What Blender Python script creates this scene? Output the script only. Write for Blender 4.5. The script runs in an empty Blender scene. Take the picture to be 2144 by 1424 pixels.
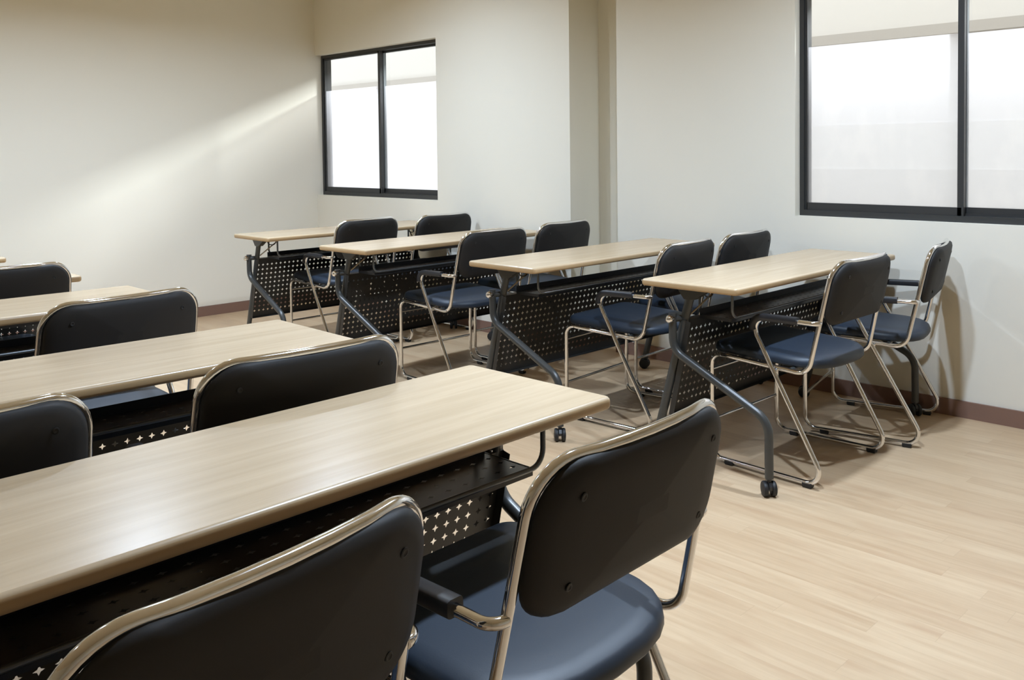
import bpy, math, random
from mathutils import Vector, Matrix
random.seed(3)
S = bpy.context.scene
COL = S.collection
PI = math.pi

# ------------------------------------------------------------------ helpers
class MB:
    """collects faces, then links them as ONE mesh object"""
    def __init__(s): s.v = []; s.f = []; s.m = []
    def add(s, verts, faces, mi=0):
        o = len(s.v); s.v += [tuple(v) for v in verts]
        s.f += [tuple(i + o for i in f) for f in faces]; s.m += [mi] * len(faces)
    def box(s, x0, x1, y0, y1, z0, z1, mi=0):
        v = [(x, y, z) for z in (z0, z1) for y in (y0, y1) for x in (x0, x1)]
        s.add(v, [(0, 2, 3, 1), (4, 5, 7, 6), (0, 1, 5, 4), (2, 6, 7, 3), (0, 4, 6, 2), (1, 3, 7, 5)], mi)
    def tube(s, pts, r, n=12, cap=True, mi=0, flat=None):
        pts = [Vector(p) for p in pts]
        tang = []
        for i in range(len(pts)):
            a = pts[max(i - 1, 0)]; b = pts[min(i + 1, len(pts) - 1)]
            tang.append((b - a).normalized())
        t0 = tang[0]; up = Vector((1, 0, 0)) if abs(t0.x) < .8 else Vector((0, 0, 1))
        nrm = (up - t0 * up.dot(t0)).normalized()
        vs = []
        for i, p in enumerate(pts):
            t = tang[i]; nrm = (nrm - t * nrm.dot(t)).normalized(); b = t.cross(nrm)
            for k in range(n):
                a = 2 * PI * k / n
                ra = r if flat is None else r * flat
                vs.append(p + nrm * (ra * math.cos(a)) + b * (r * math.sin(a)))
        fs = []
        for i in range(len(pts) - 1):
            for k in range(n):
                k2 = (k + 1) % n
                fs.append((i * n + k, i * n + k2, (i + 1) * n + k2, (i + 1) * n + k))
        if cap:
            fs.append(tuple(range(n))[::-1]); o = (len(pts) - 1) * n
            fs.append(tuple(o + k for k in range(n)))
        s.add(vs, fs, mi)
    def lathe(s, prof, n=20, M=None, mi=0):
        vs = []; M = M or Matrix()
        for (r, h) in prof:
            for k in range(n):
                a = 2 * PI * k / n
                vs.append(M @ Vector((r * math.cos(a), r * math.sin(a), h)))
        fs = []
        for i in range(len(prof) - 1):
            for k in range(n):
                k2 = (k + 1) % n
                fs.append((i * n + k, i * n + k2, (i + 1) * n + k2, (i + 1) * n + k))
        fs.append(tuple(range(n))[::-1]); o = (len(prof) - 1) * n; fs.append(tuple(o + k for k in range(n)))
        s.add(vs, fs, mi)
    def build(s, name, mats, parent=None, smooth=None):
        me = bpy.data.meshes.new(name)
        me.from_pydata([tuple(v) for v in s.v], [], s.f); me.update()
        mats = mats if isinstance(mats, (list, tuple)) else [mats]
        for m in mats: me.materials.append(m)
        me.polygons.foreach_set('material_index', s.m)
        if smooth is not None:
            me.polygons.foreach_set('use_smooth', [True] * len(me.polygons))
            if smooth < 179:
                try: me.set_sharp_from_angle(angle=math.radians(smooth))
                except Exception: pass
        o = bpy.data.objects.new(name, me); COL.objects.link(o)
        if parent: o.parent = parent
        return o

def fillet(pts, rad, seg=7):
    """polyline with rounded corners; rad: number or list for the inner points"""
    pts = [Vector(p) for p in pts]; out = [pts[0]]
    for i in range(1, len(pts) - 1):
        r = rad[i - 1] if isinstance(rad, (list, tuple)) else rad
        p = pts[i]; a = (pts[i - 1] - p); b = (pts[i + 1] - p)
        la, lb = a.length, b.length; a.normalize(); b.normalize()
        th = a.angle(b)
        if r <= 0 or th > PI - .02: out.append(p); continue
        d = min(r / math.tan(th / 2), la * .95, lb * .95); rr = d * math.tan(th / 2)
        bis = (a + b).normalized(); c = p + bis * (rr / math.sin(th / 2))
        u = (p + a * d - c); w = (p + b * d - c); ang = u.angle(w)
        ax = u.cross(w).normalized()
        for k in range(seg + 1):
            out.append(c + Matrix.Rotation(ang * k / seg, 3, ax) @ u)
    out.append(pts[-1]); return out

def rrect(w, h, r, n=6):
    """outline of a rounded rectangle centred on 0 (r: one radius or 4: ++ -+ -- +-)"""
    r = r if isinstance(r, (list, tuple)) else [r] * 4
    out = []
    for q, (sx, sy) in enumerate(((1, 1), (-1, 1), (-1, -1), (1, -1))):
        cx, cy = sx * (w / 2 - r[q]), sy * (h / 2 - r[q])
        for k in range(n + 1):
            a = PI / 2 * q + PI / 2 * k / n
            out.append((cx + r[q] * math.cos(a), cy + r[q] * math.sin(a)))
    return out

def empty(name, loc=(0, 0, 0), rz=0):
    o = bpy.data.objects.new(name, None); COL.objects.link(o)
    o.location = loc; o.rotation_euler = (0, 0, rz); o.empty_display_size = .1
    return o
def tag(o, label=None, cat=None, group=None, kind=None):
    if label: o['label'] = label
    if cat: o['category'] = cat
    if group: o['group'] = group
    if kind: o['kind'] = kind
    return o
def copy_tree(o, parent=None):
    c = o.copy(); COL.objects.link(c); c.parent = parent
    if parent is not None: c.matrix_parent_inverse = o.matrix_parent_inverse.copy()
    for ch in list(o.children): copy_tree(ch, c)
    return c

# ------------------------------------------------------------------ materials
def mat(name, col, rough=.5, metal=0., spec=.5, **kw):
    m = bpy.data.materials.new(name); m.use_nodes = True
    b = m.node_tree.nodes['Principled BSDF']
    b.inputs['Base Color'].default_value = (*col, 1); b.inputs['Roughness'].default_value = rough
    b.inputs['Metallic'].default_value = metal; b.inputs['Specular IOR Level'].default_value = spec
    for k, v in kw.items(): b.inputs[k.replace('_', ' ')].default_value = v
    return m
def N(m, t, **kw):
    n = m.node_tree.nodes.new(t)
    for k, v in kw.items():
        if hasattr(n, k) and not isinstance(v, tuple): setattr(n, k, v)
        else: n.inputs[k].default_value = v
    return n
def L(m, a, b): m.node_tree.links.new(a, b)
def bump(m, scale, strength, dist=.002, stretch=(1, 1, 1)):
    b = m.node_tree.nodes['Principled BSDF']
    tc = N(m, 'ShaderNodeTexCoord'); mp = N(m, 'ShaderNodeMapping'); mp.inputs['Scale'].default_value = stretch
    nz = N(m, 'ShaderNodeTexNoise'); nz.inputs['Scale'].default_value = scale; nz.inputs['Detail'].default_value = 3
    bp = N(m, 'ShaderNodeBump'); bp.inputs['Strength'].default_value = strength; bp.inputs['Distance'].default_value = dist
    L(m, tc.outputs['Object'], mp.inputs['Vector']); L(m, mp.outputs[0], nz.inputs['Vector'])
    L(m, nz.outputs['Fac'], bp.inputs['Height']); L(m, bp.outputs[0], b.inputs['Normal'])
    return m
def ramp(m, c0, c1, p0=0., p1=1.):
    r = N(m, 'ShaderNodeValToRGB'); e = r.color_ramp.elements
    e[0].position = p0; e[0].color = (*c0, 1); e[1].position = p1; e[1].color = (*c1, 1); return r

M_wall = bump(mat('cream_wall_paint', (.82, .785, .685), .75, spec=.25), 60, .08)
M_ceil = mat('ceiling_paint', (.78, .69, .52), .9, spec=.2)
M_base = mat('brown_vinyl_skirting', (.235, .140, .105), .5, spec=.35)
M_chrome = mat('chrome', (.80, .80, .80), .09, 1.)
M_frame = bump(mat('dark_grey_painted_steel', (.044, .046, .0445), .34, 0, .5), 400, .05, .0005)
M_rod = mat('satin_grey_rod', (.13, .14, .15), .25, .5)
M_panel = mat('black_perforated_steel', (.022, .021, .019), .42, spec=.45)
M_tray = mat('black_steel_shelf', (.020, .021, .024), .30, spec=.5)
M_vinyl = bump(mat('navy_black_vinyl', (.016, .026, .042), .48, spec=.5), 350, .12, .0008)
M_back = bump(mat('black_vinyl_back', (.019, .018, .0175), .60, spec=.3), 350, .10, .0008)
M_rubber = mat('black_rubber', (.012, .012, .013), .55)
M_plastic = mat('black_plastic', (.018, .019, .022), .35)
M_brace = mat('pale_brass_rod', (.42, .36, .26), .35, .7)
M_alu = mat('dark_anodised_aluminium', (.035, .036, .036), .40, spec=.5)
M_alu2 = mat('grey_aluminium_edge', (.20, .22, .23), .35, .6)
M_yellow = mat('yellow_plastic', (.62, .42, .03), .4)

def wood_top():
    m = mat('maple_laminate', (.6, .5, .38), .27, spec=.5); b = m.node_tree.nodes['Principled BSDF']
    tc = N(m, 'ShaderNodeTexCoord'); oi = N(m, 'ShaderNodeObjectInfo')
    ad = N(m, 'ShaderNodeVectorMath', operation='ADD'); sc = N(m, 'ShaderNodeVectorMath', operation='SCALE')
    L(m, oi.outputs['Random'], sc.inputs[0]); sc.inputs['Scale'].default_value = 9.
    L(m, tc.outputs['Object'], ad.inputs[0]); L(m, sc.outputs[0], ad.inputs[1])
    mp = N(m, 'ShaderNodeMapping'); mp.inputs['Scale'].default_value = (1.6, 26, 8); L(m, ad.outputs[0], mp.inputs['Vector'])
    nz = N(m, 'ShaderNodeTexNoise'); nz.inputs['Scale'].default_value = 1.3; nz.inputs['Detail'].default_value = 5; nz.inputs['Distortion'].default_value = .6
    L(m, mp.outputs[0], nz.inputs['Vector'])
    mp2 = N(m, 'ShaderNodeMapping'); mp2.inputs['Scale'].default_value = (9, 260, 60); L(m, ad.outputs[0], mp2.inputs['Vector'])
    n2 = N(m, 'ShaderNodeTexNoise'); n2.inputs['Scale'].default_value = 1.; n2.inputs['Detail'].default_value = 2; L(m, mp2.outputs[0], n2.inputs['Vector'])
    mx = N(m, 'ShaderNodeMath', operation='MULTIPLY_ADD'); L(m, n2.outputs['Fac'], mx.inputs[0]); mx.inputs[1].default_value = .25
    L(m, nz.outputs['Fac'], mx.inputs[2])
    r = ramp(m, (.50, .38, .24), (.60, .468, .312), .38, .84); L(m, mx.outputs[0], r.inputs['Fac'])
    L(m, r.outputs[0], b.inputs['Base Color']); return m
M_top = wood_top()
M_edge = mat('tan_edge_band', (.46, .315, .165), .38, spec=.5)

def floor_mat():
    m = mat('pale_wood_vinyl_planks', (.6, .5, .38), .34, spec=.5); b = m.node_tree.nodes['Principled BSDF']
    tc = N(m, 'ShaderNodeTexCoord'); sp = N(m, 'ShaderNodeSeparateXYZ'); L(m, tc.outputs['Object'], sp.inputs[0])
    def mth(op, a, bb=None, c=None):
        n = N(m, 'ShaderNodeMath', operation=op)
        for i, q in enumerate((a, bb, c)):
            if q is None: continue
            if isinstance(q, (int, float)): n.inputs[i].default_value = q
            else: L(m, q, n.inputs[i])
        return n.outputs[0]
    W = .075; LEN = .80
    u = mth('DIVIDE', sp.outputs['X'], W); iu = mth('FLOOR', u)
    wn = N(m, 'ShaderNodeTexWhiteNoise', noise_dimensions='1D'); L(m, iu, wn.inputs['W'])
    v = mth('ADD', mth('DIVIDE', sp.outputs['Y'], LEN), mth('MULTIPLY', wn.outputs['Value'], 7.3)); iv = mth('FLOOR', v)
    cb = N(m, 'ShaderNodeCombineXYZ'); L(m, iu, cb.inputs[0]); L(m, iv, cb.inputs[1])
    w2 = N(m, 'ShaderNodeTexWhiteNoise', noise_dimensions='2D'); L(m, cb.outputs[0], w2.inputs['Vector'])
    # grain, shifted per plank
    cb2 = N(m, 'ShaderNodeCombineXYZ'); L(m, mth('MULTIPLY', sp.outputs['X'], 38), cb2.inputs[0])
    L(m, mth('MULTIPLY', sp.outputs['Y'], 2.6), cb2.inputs[1]); L(m, mth('MULTIPLY', w2.outputs['Value'], 40), cb2.inputs[2])
    nz = N(m, 'ShaderNodeTexNoise'); nz.inputs['Scale'].default_value = 1; nz.inputs['Detail'].default_value = 5; nz.inputs['Distortion'].default_value = 1.
    L(m, cb2.outputs[0], nz.inputs['Vector'])
    val = mth('ADD', mth('MULTIPLY', nz.outputs['Fac'], .78), mth('MULTIPLY', w2.outputs['Value'], .22))
    r = ramp(m, (.47, .31, .18), (.635, .475, .305), .15, .80); L(m, val, r.inputs['Fac'])
    # scattered warmer knots and heartwood patches
    cb3 = N(m, 'ShaderNodeCombineXYZ'); L(m, mth('MULTIPLY', sp.outputs['X'], 13), cb3.inputs[0]); L(m, mth('MULTIPLY', sp.outputs['Y'], 2.4), cb3.inputs[1])
    L(m, mth('MULTIPLY', w2.outputs['Value'], 17), cb3.inputs[2])
    n3 = N(m, 'ShaderNodeTexNoise'); n3.inputs['Scale'].default_value = 1; n3.inputs['Detail'].default_value = 3; L(m, cb3.outputs[0], n3.inputs['Vector'])
    kr = N(m, 'ShaderNodeMapRange'); kr.inputs['From Min'].default_value = .58; kr.inputs['From Max'].default_value = .78; kr.inputs['To Max'].default_value = .55
    L(m, n3.outputs['Fac'], kr.inputs['Value'])
    km = N(m, 'ShaderNodeMix', data_type='RGBA'); L(m, kr.outputs[0], km.inputs['Factor']); L(m, r.outputs[0], km.inputs['A']); km.inputs['B'].default_value = (.43, .26, .15, 1)
    # fine seams
    fu = mth('FRACT', u); fv = mth('FRACT', v)
    su = mth('LESS_THAN', mth('MINIMUM', fu, mth('SUBTRACT', 1., fu)), .010)
    sv = mth('LESS_THAN', mth('MINIMUM', fv, mth('SUBTRACT', 1., fv)), .0015)
    sm = mth('MULTIPLY', mth('MAXIMUM', su, sv), .15)
    mx = N(m, 'ShaderNodeMix', data_type='RGBA'); L(m, sm, mx.inputs['Factor']); L(m, km.outputs['Result'], mx.inputs['A'])
    mx.inputs['B'].default_value = (.26, .17, .10, 1); L(m, mx.outputs['Result'], b.inputs['Base Color'])
    rr = mth('MULTIPLY_ADD', nz.outputs['Fac'], .12, .30); L(m, rr, b.inputs['Roughness'])
    return m
M_floor = floor_mat()

def film_mat():
    m = bpy.data.materials.new('frosted_window_film'); m.use_nodes = True; nt = m.node_tree; nt.nodes.clear()
    o = N(m, 'ShaderNodeOutputMaterial')
    tr = N(m, 'ShaderNodeBsdfTranslucent'); tr.inputs['Color'].default_value = (.93, .94, .97, 1)
    rf = N(m, 'ShaderNodeBsdfRefraction'); rf.inputs['Roughness'].default_value = .75; rf.inputs['IOR'].default_value = 1.18
    rf.inputs['Color'].default_value = (.95, .95, .97, 1)
    tp = N(m, 'ShaderNodeBsdfTransparent'); gl = N(m, 'ShaderNodeBsdfGlossy'); gl.inputs['Roughness'].default_value = .15
    m1 = N(m, 'ShaderNodeMixShader'); m1.inputs[0].default_value = .42
    m2 = N(m, 'ShaderNodeMixShader'); m2.inputs[0].default_value = .42
    m3 = N(m, 'ShaderNodeMixShader'); m3.inputs[0].default_value = .04
    # dried water marks on the film
    tc = N(m, 'ShaderNodeTexCoord'); nz = N(m, 'ShaderNodeTexNoise'); nz.inputs['Scale'].default_value = 5.5; nz.inputs['Detail'].default_value = 6
    mp = N(m, 'ShaderNodeMapping'); mp.inputs['Scale'].default_value = (1, 1.3, .7); L(m, tc.outputs['Object'], mp.inputs[0]); L(m, mp.outputs[0], nz.inputs['Vector'])
    r = ramp(m, (.88, .89, .92), (.98, .98, .99), .52, .70); L(m, nz.outputs['Fac'], r.inputs['Fac']); L(m, r.outputs[0], tr.inputs['Color'])
    L(m, tr.outputs[0], m1.inputs[1]); L(m, rf.outputs[0], m1.inputs[2])
    L(m, m1.outputs[0], m2.inputs[1]); L(m, tp.outputs[0], m2.inputs[2])
    L(m, m2.outputs[0], m3.inputs[1]); L(m, gl.outputs[0], m3.inputs[2]); L(m, m3.outputs[0], o.inputs[0])
    return m
def glass_mat():
    m = bpy.data.materials.new('clear_window_glass'); m.use_nodes = True; nt = m.node_tree; nt.nodes.clear()
    o = N(m, 'ShaderNodeOutputMaterial'); tp = N(m, 'ShaderNodeBsdfTransparent'); gl = N(m, 'ShaderNodeBsdfGlossy')
    tp.inputs['Color'].default_value = (.95, .96, .95, 1); gl.inputs['Roughness'].default_value = .03
    mx = N(m, 'ShaderNodeMixShader'); mx.inputs[0].default_value = .05
    L(m, tp.outputs[0], mx.inputs[1]); L(m, gl.outputs[0], mx.inputs[2]); L(m, mx.outputs[0], o.inputs[0]); return m
M_film = film_mat(); M_glass = glass_mat()
M_ext = mat('outside_beige_render', (.70, .665, .625), .9, spec=.1)
M_extl = mat('outside_grey_ledge', (.50, .46, .42), .9, spec=.1)
M_extw = mat('outside_white_wall', (.86, .86, .87), .9, spec=.1)
M_ground = mat('outside_concrete', (.50, .47, .44), .9, spec=.1)

# ------------------------------------------------------------------ room
XA, XB, YW = 4.249, 4.3705, 6.5995      # right wall far part / near part, back wall
XR = 4.535                              # bottom of the niche between them
YF, XL, ZC = -2.6, -3.4, 2.72           # front wall behind, left wall, ceiling
ZB, ZT = .893, 2.072                    # window opening
T = .16
def struct(mb, name, m, parent=None, **k):
    return tag(mb.build(name, m, parent, **k), kind='structure')
b = MB(); b.box(XL - T, XR + T, YF - T, YW + T, -.1, 0); struct(b, 'floor', M_floor)
b = MB(); b.box(XL - T, XR + T, YF - T, YW + T, ZC, ZC + .1); struct(b, 'ceiling', M_ceil)
b = MB(); b.box(XL - T, XA + .155, YW, YW + T, 0, ZC); struct(b, 'wall_back', M_wall)
b = MB(); b.box(XL - T, XR + T, YF - T, YF, 0, ZC); struct(b, 'wall_front', M_wall)
b = MB(); b.box(XL - T, XL, YF, YW, 0, ZC); struct(b, 'wall_left', M_wall)
W1 = (5.022, YW); W2 = (.72, 2.290); N0, N1 = 3.464, 3.741
XO = XR + T
b = MB()
OB, OA = XB + .15, XA + .16
b.box(XB, OB, YF, W2[0], 0, ZC); b.box(XB, OB, W2[1], N0 - .15, 0, ZC); b.box(XB, XO, N0 - .15, N0, 0, ZC)
b.box(XB, OB, W2[0], W2[1], 0, ZB); b.box(XB, OB, W2[0], W2[1], ZT, ZC)
b.box(XR, XO, N0, N1, 0, ZC); b.box(XA, XO, N1, N1 + .15, 0, ZC)
b.box(XA, OA, N1 + .15, W1[0], 0, ZC); b.box(XA, OA, W1[0], W1[1], 0, ZB); b.box(XA, OA, W1[0], W1[1], ZT, ZC)
struct(b, 'wall_right', M_wall)
def board(name, x0, x1, y0, y1):
    b = MB(); b.box(x0, x1, y0, y1, 0, .070); b.box(x0 + (.003 if x1 - x0 < .1 else 0), x1, y0 + (.003 if y1 - y0 < .1 else 0), y1, .070, .076)
    return struct(b, name, M_base)
board('baseboard_back', XL, XA - .009, YW - .012, YW)
b = MB()
b.box(XB - .012, XB, YF, N0, 0, .076); b.box(XR - .012, XR, N0, N1, 0, .076); b.box(XA - .009, XA, N1, YW, 0, .076)
b.box(XB - .012, XR - .012, N0, N0 + .012, 0, .076); b.box(XA - .012, XR - .012, N1 - .012, N1, 0, .076)
struct(b, 'baseboard_right', M_base)
b = MB(); b.box(XL, XL + .012, YF, YW - .012, 0, .076); struct(b, 'baseboard_left', M_base)

def window(name, xf, y0, y1, zfilm, ymull):
    """sliding window: outer frame, two sashes, each with a clear pane whose lower part carries frosted film"""
    w = tag(empty(name, (xf, (y0 + y1) / 2, ZB)), kind='structure')
    cy = (y0 + y1) / 2; H = ZT - ZB; hw = (y1 - y0) / 2
    f = MB(); d0, d1 = 0, .085; t = .024
    f.box(d0, d1, -hw, -hw + t, 0, H); f.box(d0, d1, hw - t, hw, 0, H)
    f.box(d0, d1, -hw + t, hw - t, 0, .030); f.box(d0, d1, -hw + t, hw - t, H - .024, H)
    f.box(.036, .042, -hw + t, hw - t, .030, .040)
    f.build('window_frame', M_alu, w)
    ym = ymull - cy
    for k, (a, c, dx) in enumerate(((ym - .014, hw - t, .010), (-hw + t, ym + .020, .046))):
        s = MB(); st = .030 if k else .018; z0, z1 = .030, H - .024
        for (p, q, mi) in (((a, a + (.030 if k == 0 else .018), 0), (c - (.018 if k == 0 else .034), c, 0), None)[:2] and
                           ((a, a + (.028 if k == 0 else .016), 0), (c - (.014 if k == 0 else .034), c, 1 if k else 0))):
            s.box(dx, dx + .026, p, q, z0, z1, mi)
        s.box(dx, dx + .026, a + .01, c - .01, z0, z0 + .038); s.box(dx, dx + .026, a + .01, c - .01, z1 - .016, z1)
        so = s.build('sash', [M_alu, M_alu2], w)
        p = MB(); zf = zfilm - ZB; gx = dx + .012
        p.box(gx, gx + .004, a + .008, c - .008, zf, z1 - .005, 0)
        v = [(gx, a + .008, z0 + .02), (gx, c - .008, z0 + .02), (gx, c - .008, zf), (gx, a + .008, zf)]
        p.add(v, [(0, 3, 2, 1)], 1)
        p.build('pane', [M_glass, M_film], so)
    return w
window('window_1', XA + .060, W1[0], W1[1], 1.772, 5.80)
window('window_2', XB + .050, W2[0], W2[1], 1.770, 1.495)

# the neighbouring building seen through the clear strip of glass; shade bands and canopy added
b = MB(); b.box(8, 8.3, -6, 18, 2.27, 3.30); b.box(7.93, 8.4, -6, 18, 3.30, 3.36)
struct(b, 'wall_outside', M_ext)
b = MB(); b.box(7.90, 8.3, -6, 18, 2.18, 2.27); struct(b, 'trim_1', M_extl)
b = MB(); b.box(8, 8.3, -6, 18, 1.45, 2.18); b.box(8, 8.3, 5.5, 18, -.4, 1.45); struct(b, 'wall_outside_lower', M_extw)  # stays white to the ground opposite window_1, so its film shows brighter
b = MB(); b.box(7.99, 8.3, -6, 5.5, 1.05, 1.45); struct(b, 'shade_band_upper', mat('painted_shade_pale', (.81, .81, .80), .9, spec=.1))  # film's downward dimming at window_2 put into the wall colour, first step
b = MB(); b.box(7.98, 8.3, -6, 5.5, -.4, 1.05); struct(b, 'shade_band_lower', mat('painted_shade_grey', (.73, .725, .71), .9, spec=.1))  # darker second step of the painted dimming
b = MB(); b.box(4.3, 12, -8, 20, -.5, -.4); struct(b, 'floor_outside', M_ground)
b = MB(); b.box(4.53, 5.40, -4, 8.5, 2.35, 2.47); struct(b, 'sun_blocker', M_ext)     # unseen canopy, added to keep the sun off the clear strip

# ------------------------------------------------------------------ table (origin: floor, centre of the top; user side is -y)
TL, TD, TH = 1.417, .429, .74
def ring_slab(outline, prof, f):
    """stack of scaled outlines: prof = [(inset, z)], f maps (x, y, z) to 3-D"""
    n = len(outline); vs = []
    for ins, z in prof:
        for i, (x, y) in enumerate(outline):
            a = outline[i - 1]; c = outline[(i + 1) % n]
            tx, ty = c[0] - a[0], c[1] - a[1]; l = math.hypot(tx, ty) or 1
            vs.append(f(x - ty / l * ins, y + tx / l * ins, z))
    fs = []
    for r in range(len(prof) - 1):
        for i in range(n):
            j = (i + 1) % n; fs.append((r * n + i, r * n + j, (r + 1) * n + j, (r + 1) * n + i))
    return vs, fs, n

def make_table():
    root = empty('folding_table')
    # top
    out = rrect(TL, TD, .016, 5)
    t = .026; z1 = TH; z0 = TH - t
    prof = [(.006, z0), (.0015, z0 + .003), (0, z0 + .008), (0, z1 - .009), (.0012, z1 - .0045), (.0045, z1 - .0012), (.009, z1)]
    vs, fs, n = ring_slab(out, prof, lambda x, y, z: (x, y, z))
    m = MB(); cut = (len(prof) - 3) * n
    m.add(vs, fs); m.m = [1 if i < cut else 0 for i in range(len(fs))]
    o = (len(prof) - 1) * n
    m.add([vs[o + i] for i in range(n)], [tuple(range(n))], 0); m.add([vs[i] for i in range(n)], [tuple(range(n))[::-1]], 1)
    m.build('tabletop', [M_top, M_edge], root, smooth=50)
    hx = TL / 2
    PT, PBt = (.045, .585), (.128, .205)             # (y, z) of the panel's top and bottom edge
    # modesty panel with star-shaped holes
    m = MB(); NX, NZ = 41, 11; px = .0312; x0 = -NX * px / 2
    dy, dz = PBt[0] - PT[0], PBt[1] - PT[1]; Lp = math.hypot(dy, dz); pz = .0305; s0 = .026
    def P(x, s, off=0):
        ny, nz = -dz / Lp, dy / Lp
        return (x, PT[0] + dy * s / Lp + ny * off, PT[1] + dz * s / Lp + nz * off)
    R1, R2 = .0088, .0037
    for i in range(NX):
        for j in range(NZ):
            cx, cs = x0 + (i + .5) * px, s0 + (j + .5) * pz
            hx2, hs2 = px / 2, pz / 2
            ou = [(hx2, 0), (hx2, hs2), (0, hs2), (-hx2, hs2), (-hx2, 0), (-hx2, -hs2), (0, -hs2), (hx2, -hs2)]
            inn = [((R1 if k % 2 == 0 else R2) * math.cos(k * PI / 4), (R1 if k % 2 == 0 else R2) * math.sin(k * PI / 4)) for k in range(8)]
            vv = [P(cx + a, cs + c) for a, c in ou] + [P(cx + a, cs + c) for a, c in inn]
            m.add(vv, [(k, 8 + k, 8 + (k + 1) % 8, (k + 1) % 8) for k in range(8)])
    xe = hx - .062; se = s0 + NZ * pz
    def strip(xa, xb, sa, sb): m.add([P(xa, sa), P(xb, sa), P(xb, sb), P(xa, sb)], [(0, 3, 2, 1)])
    strip(-xe, xe, 0, s0); strip(-xe, xe, se, Lp); strip(-xe, x0, s0, se); strip(-x0, xe, s0, se)
    # folded lips round the sheet
    for xa, xb in ((-xe, -xe + .002), (xe - .002, xe)):
        m.add([P(xa, 0), P(xa, Lp), P(xa, Lp, -.022), P(xa, 0, -.022)], [(0, 1, 2, 3)])
    m.add([P(-xe, Lp), P(xe, Lp), P(xe, Lp, -.018), P(-xe, Lp, -.018)], [(0, 1, 2, 3)])
    m.add([P(-xe, 0), P(xe, 0), P(xe, 0, .020), P(-xe, 0, .020)], [(0, 3, 2, 1)])
    pn = m.build('modesty_panel', M_panel, root)
    for xs in (-xe + .03, -xe + .11, xe - .03, xe - .11):
        m = MB(); p = P(xs, 0, .010); m.lathe([(.005, -.001), (.005, .003), (.003, .0045)], 10, Matrix.Translation((p[0], p[1], p[2])))
        m.build('screw', M_chrome, pn, smooth=40)
    # book shelf under the top
    m = MB(); sx = hx - .135; ya, yb = -TD / 2 + .105, .030; zs = .600
    NXS, NYS = 26, 3; pxs = 2 * sx / NXS; hs = .0062; marg = (yb - ya - NYS * .036) / 2
    for i in range(NXS):
        for j in range(NYS):
            cx, cyy = -sx + (i + .5) * pxs, ya + marg + (j + .5) * .036; a2, b2 = pxs / 2, .018
            ou = [(a2, 0), (a2, b2), (0, b2), (-a2, b2), (-a2, 0), (-a2, -b2), (0, -b2), (a2, -b2)]
            inn = [((hs if k % 2 == 0 else hs * .45) * math.cos(k * PI / 4) * 1.6, (hs if k % 2 == 0 else hs * .45) * math.sin(k * PI / 4)) for k in range(8)]
            m.add([(cx + a, cyy + c, zs) for a, c in ou] + [(cx + a, cyy + c, zs) for a, c in inn], [(k, (k + 1) % 8, 8 + (k + 1) % 8, 8 + k) for k in range(8)])
    m.add([(-sx, ya, zs), (sx, ya, zs), (sx, ya + marg, zs), (-sx, ya + marg, zs)], [(0, 1, 2, 3)])
    m.add([(-sx, yb - marg, zs), (sx, yb - marg, zs), (sx, yb, zs), (-sx, yb, zs)], [(0, 1, 2, 3)])
    m.box(-sx, sx, ya - .002, ya, zs - .015, zs + .001); m.box(-sx, sx, yb, yb + .002, zs - .002, zs + .024)
    for sg in (-1, 1): m.box(sg * sx - .001, sg * sx + .001, ya, yb, zs - .012, zs + .001)
    m.build('shelf', M_tray, root)
    # shelf rods bent up to the top
    for (yr, zr, inx) in ((-TD / 2 + .090, .606, .118), (.040, .606, .150)):
        m = MB(); e = hx - inx
        m.tube(fillet([(-e, yr, TH - .026), (-e, yr, zr), (e, yr, zr), (e, yr, TH - .026)], .035), .0055, 8)
        m.build('shelf_rod', M_rod, root, smooth=60)
    # side frames
    for sg in (-1, 1):
        xc = sg * (hx - .040); xp = sg * (hx - .078)
        m = MB(); m.tube(fillet([(xp, .020, .712), (xp, .040, .665), (xp, .205, .062)], .1), .0185, 14, flat=.74)
        lg = m.build('leg', M_frame, root, smooth=60)
        m = MB(); m.tube(fillet([(xc, .092, .612), (xc, .090, .470), (xc, -.318, .272), (xc, -.320, .066)], [.075, .085], 9), .0158, 14)
        m.build('curved_leg', M_frame, root, smooth=60)
        m = MB(); m.box(xp - .020, xp + .020, -.095, .125, TH - .034, TH - .026)
        m.add([(xp + d, y, z) for d in (-.016, .016) for y, z in ((-.05, TH - .034), (.085, TH - .034), (.055, .668), (.012, .668))],
              [(0, 1, 2, 3), (7, 6, 5, 4), (0, 4, 5, 1), (3, 2, 6, 7), (0, 3, 7, 4), (1, 5, 6, 2)])
        br = m.build('bracket', M_frame, root)
        m = MB(); m.lathe([(.0075, -.008), (.0075, .001), (.004, .003)], 12, Matrix.Translation((xp, -.06, TH - .037)) @ Matrix.Rotation(PI, 4, 'X'))
        m.build('bolt', M_chrome, br, smooth=40)
        m = MB(); m.tube(fillet([(xp - sg * .02, .065, .590), (xc, .090, .590)], 0), .0130, 12)
        m.build('pivot_arm', M_frame, root, smooth=50)
        m = MB()
        m.lathe([(.0145, -.012), (.0155, .0), (.0150, .010), (.011, .0165), (.005, .0195)], 16,
                Matrix.Translation((xc + sg * .018, .090, .592)) @ Matrix.Rotation(sg * PI / 2, 4, 'Y'))
        m.build('end_cap', M_chrome, root, smooth=60)
        m = MB(); xb_ = xp - sg * .012
        m.tube(fillet([(xb_, .045, .605), (xb_ - sg * .10, -.012, .698), (xb_ - sg * .16, -.03, TH - .028)], .03), .0038, 8)
        m.build('brace', M_brace, root, smooth=60)
        m = MB(); m.tube(fillet([(xb_ - sg * .03, .0, TH - .026), (xb_ - sg * .03, .0, .676), (xb_ - sg * .085, -.005, .668), (xb_ - sg * .085, -.005, TH - .026)], .022), .003, 8)
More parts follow.
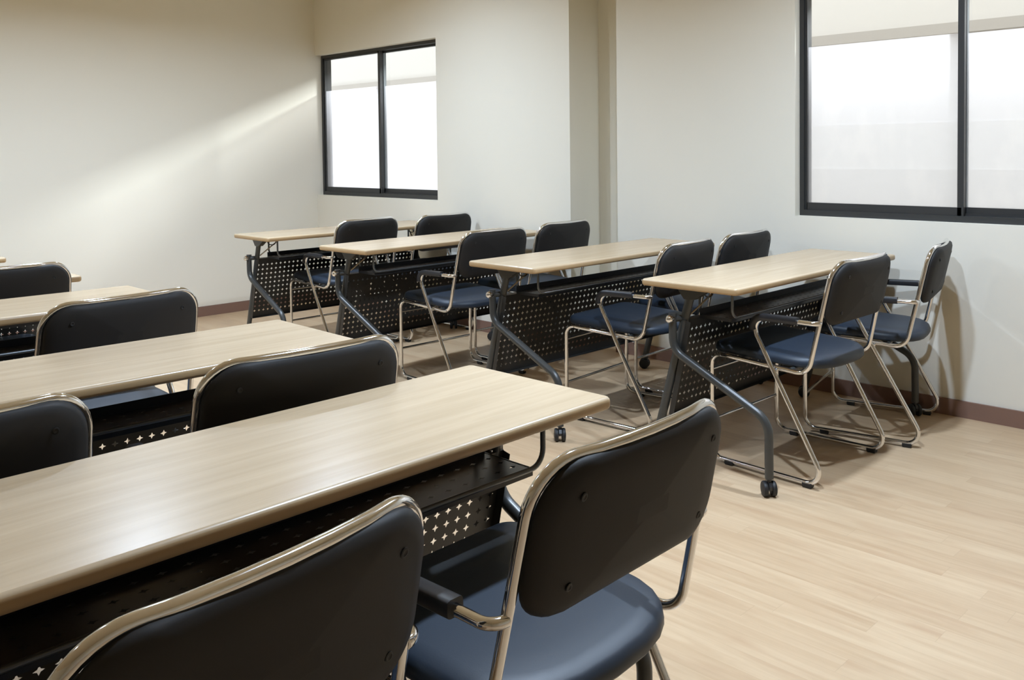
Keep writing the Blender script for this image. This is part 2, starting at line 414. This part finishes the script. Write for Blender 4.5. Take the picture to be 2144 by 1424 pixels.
        m.build('release_lever', M_frame, root, smooth=60)
        for (cx, cy, zt) in ((xc, -.320, .066), (xp, .205, .062)):
            m = MB(); RC = Matrix.Translation((cx, cy, 0)) @ Matrix.Rotation(math.radians(-42 if cy < 0 else 25), 4, 'Z')
            m.lathe([(.0085, .030), (.0085, zt + .004)], 10, Matrix.Translation((cx, cy, 0)))
            # hood over the twin wheels
            hood = [(-.024, .028), (-.027, .040), (-.018, .054), (0, .0605), (.014, .057), (.022, .045), (.022, .032)]
            vv = [RC @ Vector((d, a + .006, z)) for d in (-.006, .006) for a, z in hood]; k = len(hood)
            m.add(vv, [tuple(range(k))[::-1], tuple(range(k, 2 * k))] + [(i, (i + 1) % k, k + (i + 1) % k, k + i) for i in range(k)])
            c = m.build('caster', M_plastic, root)
            for d in (-.0155, .0155):
                w = MB(); w.lathe([(.018, -.0085), (.0255, -.0075), (.0280, -.0035), (.0280, .0035), (.0255, .0075), (.018, .0085), (.006, .0105)], 20,
                                  RC @ Matrix.Translation((d, .004, .028)) @ Matrix.Rotation(PI / 2 * (1 if d > 0 else -1), 4, 'Y'))
                w.build('wheel', M_rubber, c, smooth=50)
    return root

# ------------------------------------------------------------------ chair (origin: floor, centre; sitter faces +y)
def upright(z): return -.158 - .215 * (z - .411)
def make_chair():
    root = empty('armchair')
    r = .0092; hw = .255
    def crown(x): return -.026 * (1 - (x / hw) ** 2)          # the back bows away from the sitter
    # chrome back frame: rails, uprights, top
    hb, ht = .249, .234                                       # half width at the seat and at the top
    def hx_at(z): return hb + (ht - hb) * (z - .411) / .417
    for_pts = [(-hw, .200, .4325), (-hb, -.158, .411), (-ht, upright(.828), .828)]
    top = [(x, upright(.828) + crown(x), .828) for x in (-.12, -.06, 0, .06, .12)]
    pts = for_pts + top + [(ht, upright(.828), .828), (hb, -.158, .411), (hw, .200, .4325)]
    pl = fillet(pts, [.055, .080] + [.25] * 5 + [.080, .055], 9)
    m = MB(); m.tube(pl, r, 14)
    m.build('back_frame', M_chrome, root, smooth=70)
    # each side: rail front, front leg, runner, sloping rear leg, arm
    zr = .0165
    for sg in (-1, 1):
        m = MB()
        pts = [(sg * hw, .202, .4326), (sg * hw, .252, .4355), (sg * .254, .252, zr), (sg * .272, -.246, zr), (sg * .272, .079, .607),
               (sg * .273, -.203, .607), (sg * (hx_at(.607) + .004), -.203, .607)]
        m.tube(fillet(pts, [.045, .05, .05, .05, .036], 9), r, 14)
        m.tube([(sg * .252, -.036, .414), (sg * .272, -.036, .410)], .007, 8)
        side = m.build('side_frame', M_chrome, root, smooth=70)
        for y in (.168, -.168):
            g = MB(); x = sg * (.254 + .018 * (.252 - y) / .498)
            g.add([(x + a * s, y + b_ * s2, z) for z, s, s2 in ((0, .8, .85), (.006, 1, 1), (.017, 1, 1)) for a, b_ in ((-.012, -.018), (.012, -.018), (.012, .018), (-.012, .018))],
                  [(3, 2, 1, 0), (8, 9, 10, 11)] + [(k + i, k + (i + 1) % 4, k + 4 + (i + 1) % 4, k + 4 + i) for k in (0, 4) for i in range(4)])
            g.build('foot', M_rubber, side)
        # armrest pad: wraps the arm tube and its front bend
        a = MB()
        path = fillet([(sg * .272, .046, .546), (sg * .272, .079, .607), (sg * .273, -.130, .610)], .048, 10)
        path = [p for p in path if p.z > .555]
        n = 14; vs = []
        for i, p in enumerate(path):
            q = path[min(i + 1, len(path) - 1)] - path[max(i - 1, 0)]; q.normalize()
            nr = Vector((0, -q.z, q.y)) if q.y < 0 else Vector((0, -q.z, q.y))
            if nr.z < 0 and i > len(path) // 2: nr = -nr
            sx_ = Vector((1, 0, 0)); nn = q.cross(sx_).normalized()
            for k in range(n):
                an = 2 * PI * k / n; c_, s_ = math.cos(an), math.sin(an)
                e = lambda t: math.copysign(abs(t) ** .40, t)
                vs.append(p + sx_ * (.0155 * e(c_)) + nn * (.0135 * e(s_)))
        fs = [(i * n + k, i * n + (k + 1) % n, (i + 1) * n + (k + 1) % n, (i + 1) * n + k) for i in range(len(path) - 1) for k in range(n)]
        fs += [tuple(range(n))[::-1], tuple((len(path) - 1) * n + k for k in range(n))]
        a.add(vs, fs); a.build('armrest', M_plastic, root, smooth=50)
    for z in (.163, .368):
        m = MB(); m.tube([(-.254, .252, z), (.254, .252, z)], .0062, 10); m.build('stretcher', M_chrome, root, smooth=60)
    # seat
    def seatout():
        pts = []; w0, w1 = .246, .238; yf, yr = .258, -.205; nf = 8
        for k in range(nf + 1):                       # front right corner to rear right ... counter-clockwise from front right
            a = PI / 2 * k / nf; pts.append((w0 - .045 + .045 * math.cos(a), yf - .045 + .045 * math.sin(a)))
        for k in range(nf + 1):
            a = PI / 2 + PI / 2 * k / nf; pts.append((-w0 + .045 + .045 * math.cos(a), yf - .045 + .045 * math.sin(a)))
        for k in range(15):                            # rear edge, strongly rounded
            a = PI + PI * k / 14; c, s_ = math.cos(a), math.sin(a)
            pts.append((w1 * math.copysign(abs(c) ** .72, c), -.040 - .172 * abs(s_) ** .85))
        return pts
    so = seatout()
    def zt(x, y): return .417 + .020 * (y + .2) / .45
    rows = [(.018, .004), (.005, .005), (0, .012), (.0, .024), (.004, .034), (.014, .041), (.045, .046), (.095, .049), (.16, .050)]
    cx0, cy0 = 0, .03
    def inset(x, y, i):
        l = math.hypot(x - cx0, y - cy0); f = max(0, (l - i) / l); return cx0 + (x - cx0) * f, cy0 + (y - cy0) * f
    vs = []; n = len(so)
    for ins, z in rows:
        for (x, y) in so:
            a, c = inset(x, y, ins); vs.append((a, c, zt(a, c) + z))
    fs = [(r_ * n + i, r_ * n + (i + 1) % n, (r_ + 1) * n + (i + 1) % n, (r_ + 1) * n + i) for r_ in range(len(rows) - 1) for i in range(n)]
    m = MB(); m.add(vs, fs); m.add([vs[i] for i in range(n)], [tuple(range(n))[::-1]])
    o = (len(rows) - 1) * n
    m.add([vs[o + i] for i in range(n)] + [(cx0, cy0, zt(0, cy0) + .0505)], [(i, (i + 1) % n, n) for i in range(n)])
    m.build('seat', M_vinyl, root, smooth=60)
    m = MB()
    for y in (.12, -.09): m.tube([(-hw, y, zt(0, y) - .002), (hw, y, zt(0, y) - .002)], .008, 8)
    m.build('seat_support', M_frame, root, smooth=60)
    # backrest: a bowed padded shell between the uprights
    z0, z1 = .592, .827; W = .472; H = z1 - z0
    out = rrect(W, H, [.078, .078, .070, .070], 8); n = len(out)
    prof = []
    for ins, off in ((.20, .0135), (.10, .0130), (.05, .0115), (.020, .0075), (.006, .001), (0, -.006), (.002, -.013), (.010, -.020), (.032, -.0255), (.08, -.028), (.20, -.0288)):
        prof.append((ins, off))
    vs = []
    for ins, off in prof:
        for (x, h) in out:
            l = math.hypot(x, h * 1.0); f = max(.12, (l - ins) / l)
            if ins > .1: f = min(f, .35)
            xx, hh = x * f * (1 - .022 * h / (H / 2)), h * f; z = (z0 + z1) / 2 + hh
            vs.append((xx, upright(z) + crown(xx) + off, z))
    fs = [(r_ * n + i, r_ * n + (i + 1) % n, (r_ + 1) * n + (i + 1) % n, (r_ + 1) * n + i) for r_ in range(len(prof) - 1) for i in range(n)]
    # front half is vinyl, rear half a plain cover
    m = MB(); m.add(vs, fs); m.m = [0 if i < 5 * n else 1 for i in range(len(fs))]
    m.add([vs[i] for i in range(n)], [tuple(range(n))[::-1]], 0); o = (len(prof) - 1) * n
    m.add([vs[o + i] for i in range(n)], [tuple(range(n))], 1)
    bk = m.build('backrest', [M_vinyl, M_back], root, smooth=70)
    for sx in (-.168, .168):
        for z in (.640, .775):
            g = MB(); y = upright(z) + crown(sx) - .0275
            g.lathe([(.0065, 0), (.0065, .0010), (.0045, .0016), (.0030, .0006)], 12, Matrix.Translation((sx, y, z)) @ Matrix.Rotation(PI / 2 + .2, 4, 'X'))
            g.build('screw_cover', M_rubber, bk, smooth=40)
    return root

# ------------------------------------------------------------------ placing
T0 = make_table(); C0 = make_chair(); used = {'t': False, 'c': False}
def place_table(xc, yc, a, label, group):
    o = T0 if not used['t'] else copy_tree(T0); used['t'] = True
    o.location = (xc, yc, 0); o.rotation_euler = (0, 0, a); return tag(o, label, 'table', group)
def place_chair(x, y, a, label, group):
    o = C0 if not used['c'] else copy_tree(C0); used['c'] = True
    o.location = (x, y, 0); o.rotation_euler = (0, 0, a); return tag(o, label, 'chair', group)
def from_left(x, y, a):     # far left corner of the top -> centre
    return x + math.cos(a) * TL / 2 + math.sin(a) * TD / 2, y + math.sin(a) * TL / 2 - math.cos(a) * TD / 2, a
def from_right(x, y, a):
    return x - math.cos(a) * TL / 2 + math.sin(a) * TD / 2, y - math.sin(a) * TL / 2 - math.cos(a) * TD / 2, a
GR = 'tables in the column along the window wall'; GL = 'tables in the column left of the aisle'
place_table(*from_left(2.8607, 2.1552, .0017), 'wood-topped rolling table nearest the right-hand window, closest to the camera in the window column', GR)
t3 = place_table(*from_left(2.8113, 3.1142, -.0053), 'wood-topped rolling table second from the camera in the window column, with a yellow tab underneath', GR)
place_table(*from_left(2.752, 4.275, .0215), 'wood-topped rolling table third from the camera in the window column, white window glare on it', GR)
place_table(*from_left(2.800, 5.3247, -.009), 'wood-topped rolling table farthest back in the window column, below the small corner window', GR)
place_table(*from_right(1.446, 1.5944, .0123), 'large wood-topped rolling table in the foreground, left of the aisle', GL)
place_table(*from_right(1.4445, 2.4693, -.0273), 'wood-topped rolling table second from the camera on the left, behind the foreground table', GL)
place_table(*from_right(1.4268, 3.5644, -.014), 'wood-topped rolling table third from the camera on the left, mostly hidden by a chair back', GL)
place_table(*from_right(1.408, 4.43, 0), 'wood-topped rolling table at left, only its corner showing beside a black chair back', GL)
place_table(*from_right(1.405, 5.45, 0), 'wood-topped rolling table farthest back at the left edge, only a corner showing', GL)
m = MB(); m.box(-TL / 2 + .075, -TL / 2 + .135, -.03, .012, TH - .036, TH - .026); m.box(-TL / 2 + .085, -TL / 2 + .105, -.03, .0, TH - .044, TH - .036)
tag(m.build('tab', M_yellow, t3), label='yellow plastic tab')

CR = 'chairs in the window column'; CL = 'chairs in the column left of the aisle'
for x, y, a, lab, g in [
    (3.348, 1.728, -.010, 'black chrome-framed armchair in the nearest window-column row, beside the aisle', CR),
    (4.003, 1.700, .215, 'black chrome-framed armchair turned edge-on against the window wall, right of all the others', CR),
    (3.413, 2.567, .084, 'black chrome-framed armchair on the aisle side of the second window-column table from the camera', CR),
    (4.003, 2.608, .030, 'black chrome-framed armchair by the wall, at the second window-column table from the camera', CR),
    (3.320, 3.701, -.015, 'black chrome-framed armchair on the aisle side of the third window-column table from the camera', CR),
    (3.934, 3.765, .04, 'black chrome-framed armchair near the wall niche, at the third window-column table', CR),
    (3.362, 4.903, .020, 'black chrome-framed armchair on the aisle side of the farthest window-column table, under the corner window', CR),
    (3.953, 4.844, .0, 'black chrome-framed armchair right of its neighbour at the farthest window-column table', CR),
    (1.088, 1.080, .028, 'large black chrome-framed armchair in the foreground showing its whole back and seat, beside the aisle', CL),
    (.446, 1.092, .140, 'black chrome-framed armchair cut off by the bottom edge, nearest the camera at lower left', CL),
    (1.062, 1.929, -.054, 'black chrome-framed armchair whose wide back stands just behind the foreground table', CL),
    (.362, 1.930, 0, 'black chrome-framed armchair cut off by the left edge, behind the foreground table', CL),
    (1.053, 2.960, .080, 'black chrome-framed armchair at the third left table, back seen before the bare wall', CL),
    (1.045, 4.021, 0, 'black chrome-framed armchair at the far left edge, beside a projecting table corner', CL),
]: place_chair(x, y, a, lab, g)

# ------------------------------------------------------------------ light
w = bpy.data.worlds.new('sky'); S.world = w; w.use_nodes = True
bg = w.node_tree.nodes['Background']; bg.inputs['Color'].default_value = (.90, .95, 1.0, 1); bg.inputs['Strength'].default_value = 2.2
def light(name, kind, loc, energy, col, rot=(0, 0, 0), **kw):
    d = bpy.data.lights.new(name, kind); d.energy = energy; d.color = col
    for k, v in kw.items(): setattr(d, k, v)
    o = bpy.data.objects.new(name, d); COL.objects.link(o); o.location = loc; o.rotation_euler = rot; return o
d = Vector((-1.5, 1.0, -.66)).normalized()
s = light('sun', 'SUN', (7, -3, 5), 14.0, (.95, 1, 1.05), angle=math.radians(11)); s.rotation_euler = d.to_track_quat('-Z', 'Y').to_euler()
for x, y, e in ((3.15, 1.3, 33), (1.85, 1.3, 43), (3.00, 4.5, 23), (1.85, 4.5, 38), (.40, 4.5, 31), (-1.05, 4.5, 6)):
    light('ceiling_downlight', 'AREA', (x, y, ZC - .01), e, (.82, 1.0, 1.24), shape='DISK', size=.10, spread=math.radians(157))

# ------------------------------------------------------------------ camera
FPX, CY = 1892.48, 379.96
r_ = Vector((.70743771, -.70668354, -.01141324)); u_ = Vector((.03206943, .0159636, .99935815)); f_ = Vector((.70604776, .70734966, -.03395619))
cam = bpy.data.cameras.new('camera'); co = bpy.data.objects.new('camera', cam); COL.objects.link(co)
co.matrix_world = Matrix(((r_.x, u_.x, -f_.x, 0), (r_.y, u_.y, -f_.y, 0), (r_.z, u_.z, -f_.z, 1.2489), (0, 0, 0, 1)))
cam.sensor_fit = 'HORIZONTAL'; cam.sensor_width = 36; cam.lens = FPX / 2144 * 36
cam.shift_x = 0; cam.shift_y = -(712 - CY) / 2144
cam.clip_start = .05
S.camera = co
S.view_settings.view_transform = 'Standard'; S.view_settings.look = 'None'
S.view_settings.exposure = 0; S.view_settings.gamma = 1; S.view_settings.use_curve_mapping = False
S.cycles.max_bounces = 10; S.cycles.diffuse_bounces = 6; S.cycles.transparent_max_bounces = 12
S.cycles.caustics_reflective = False; S.cycles.caustics_refractive = False
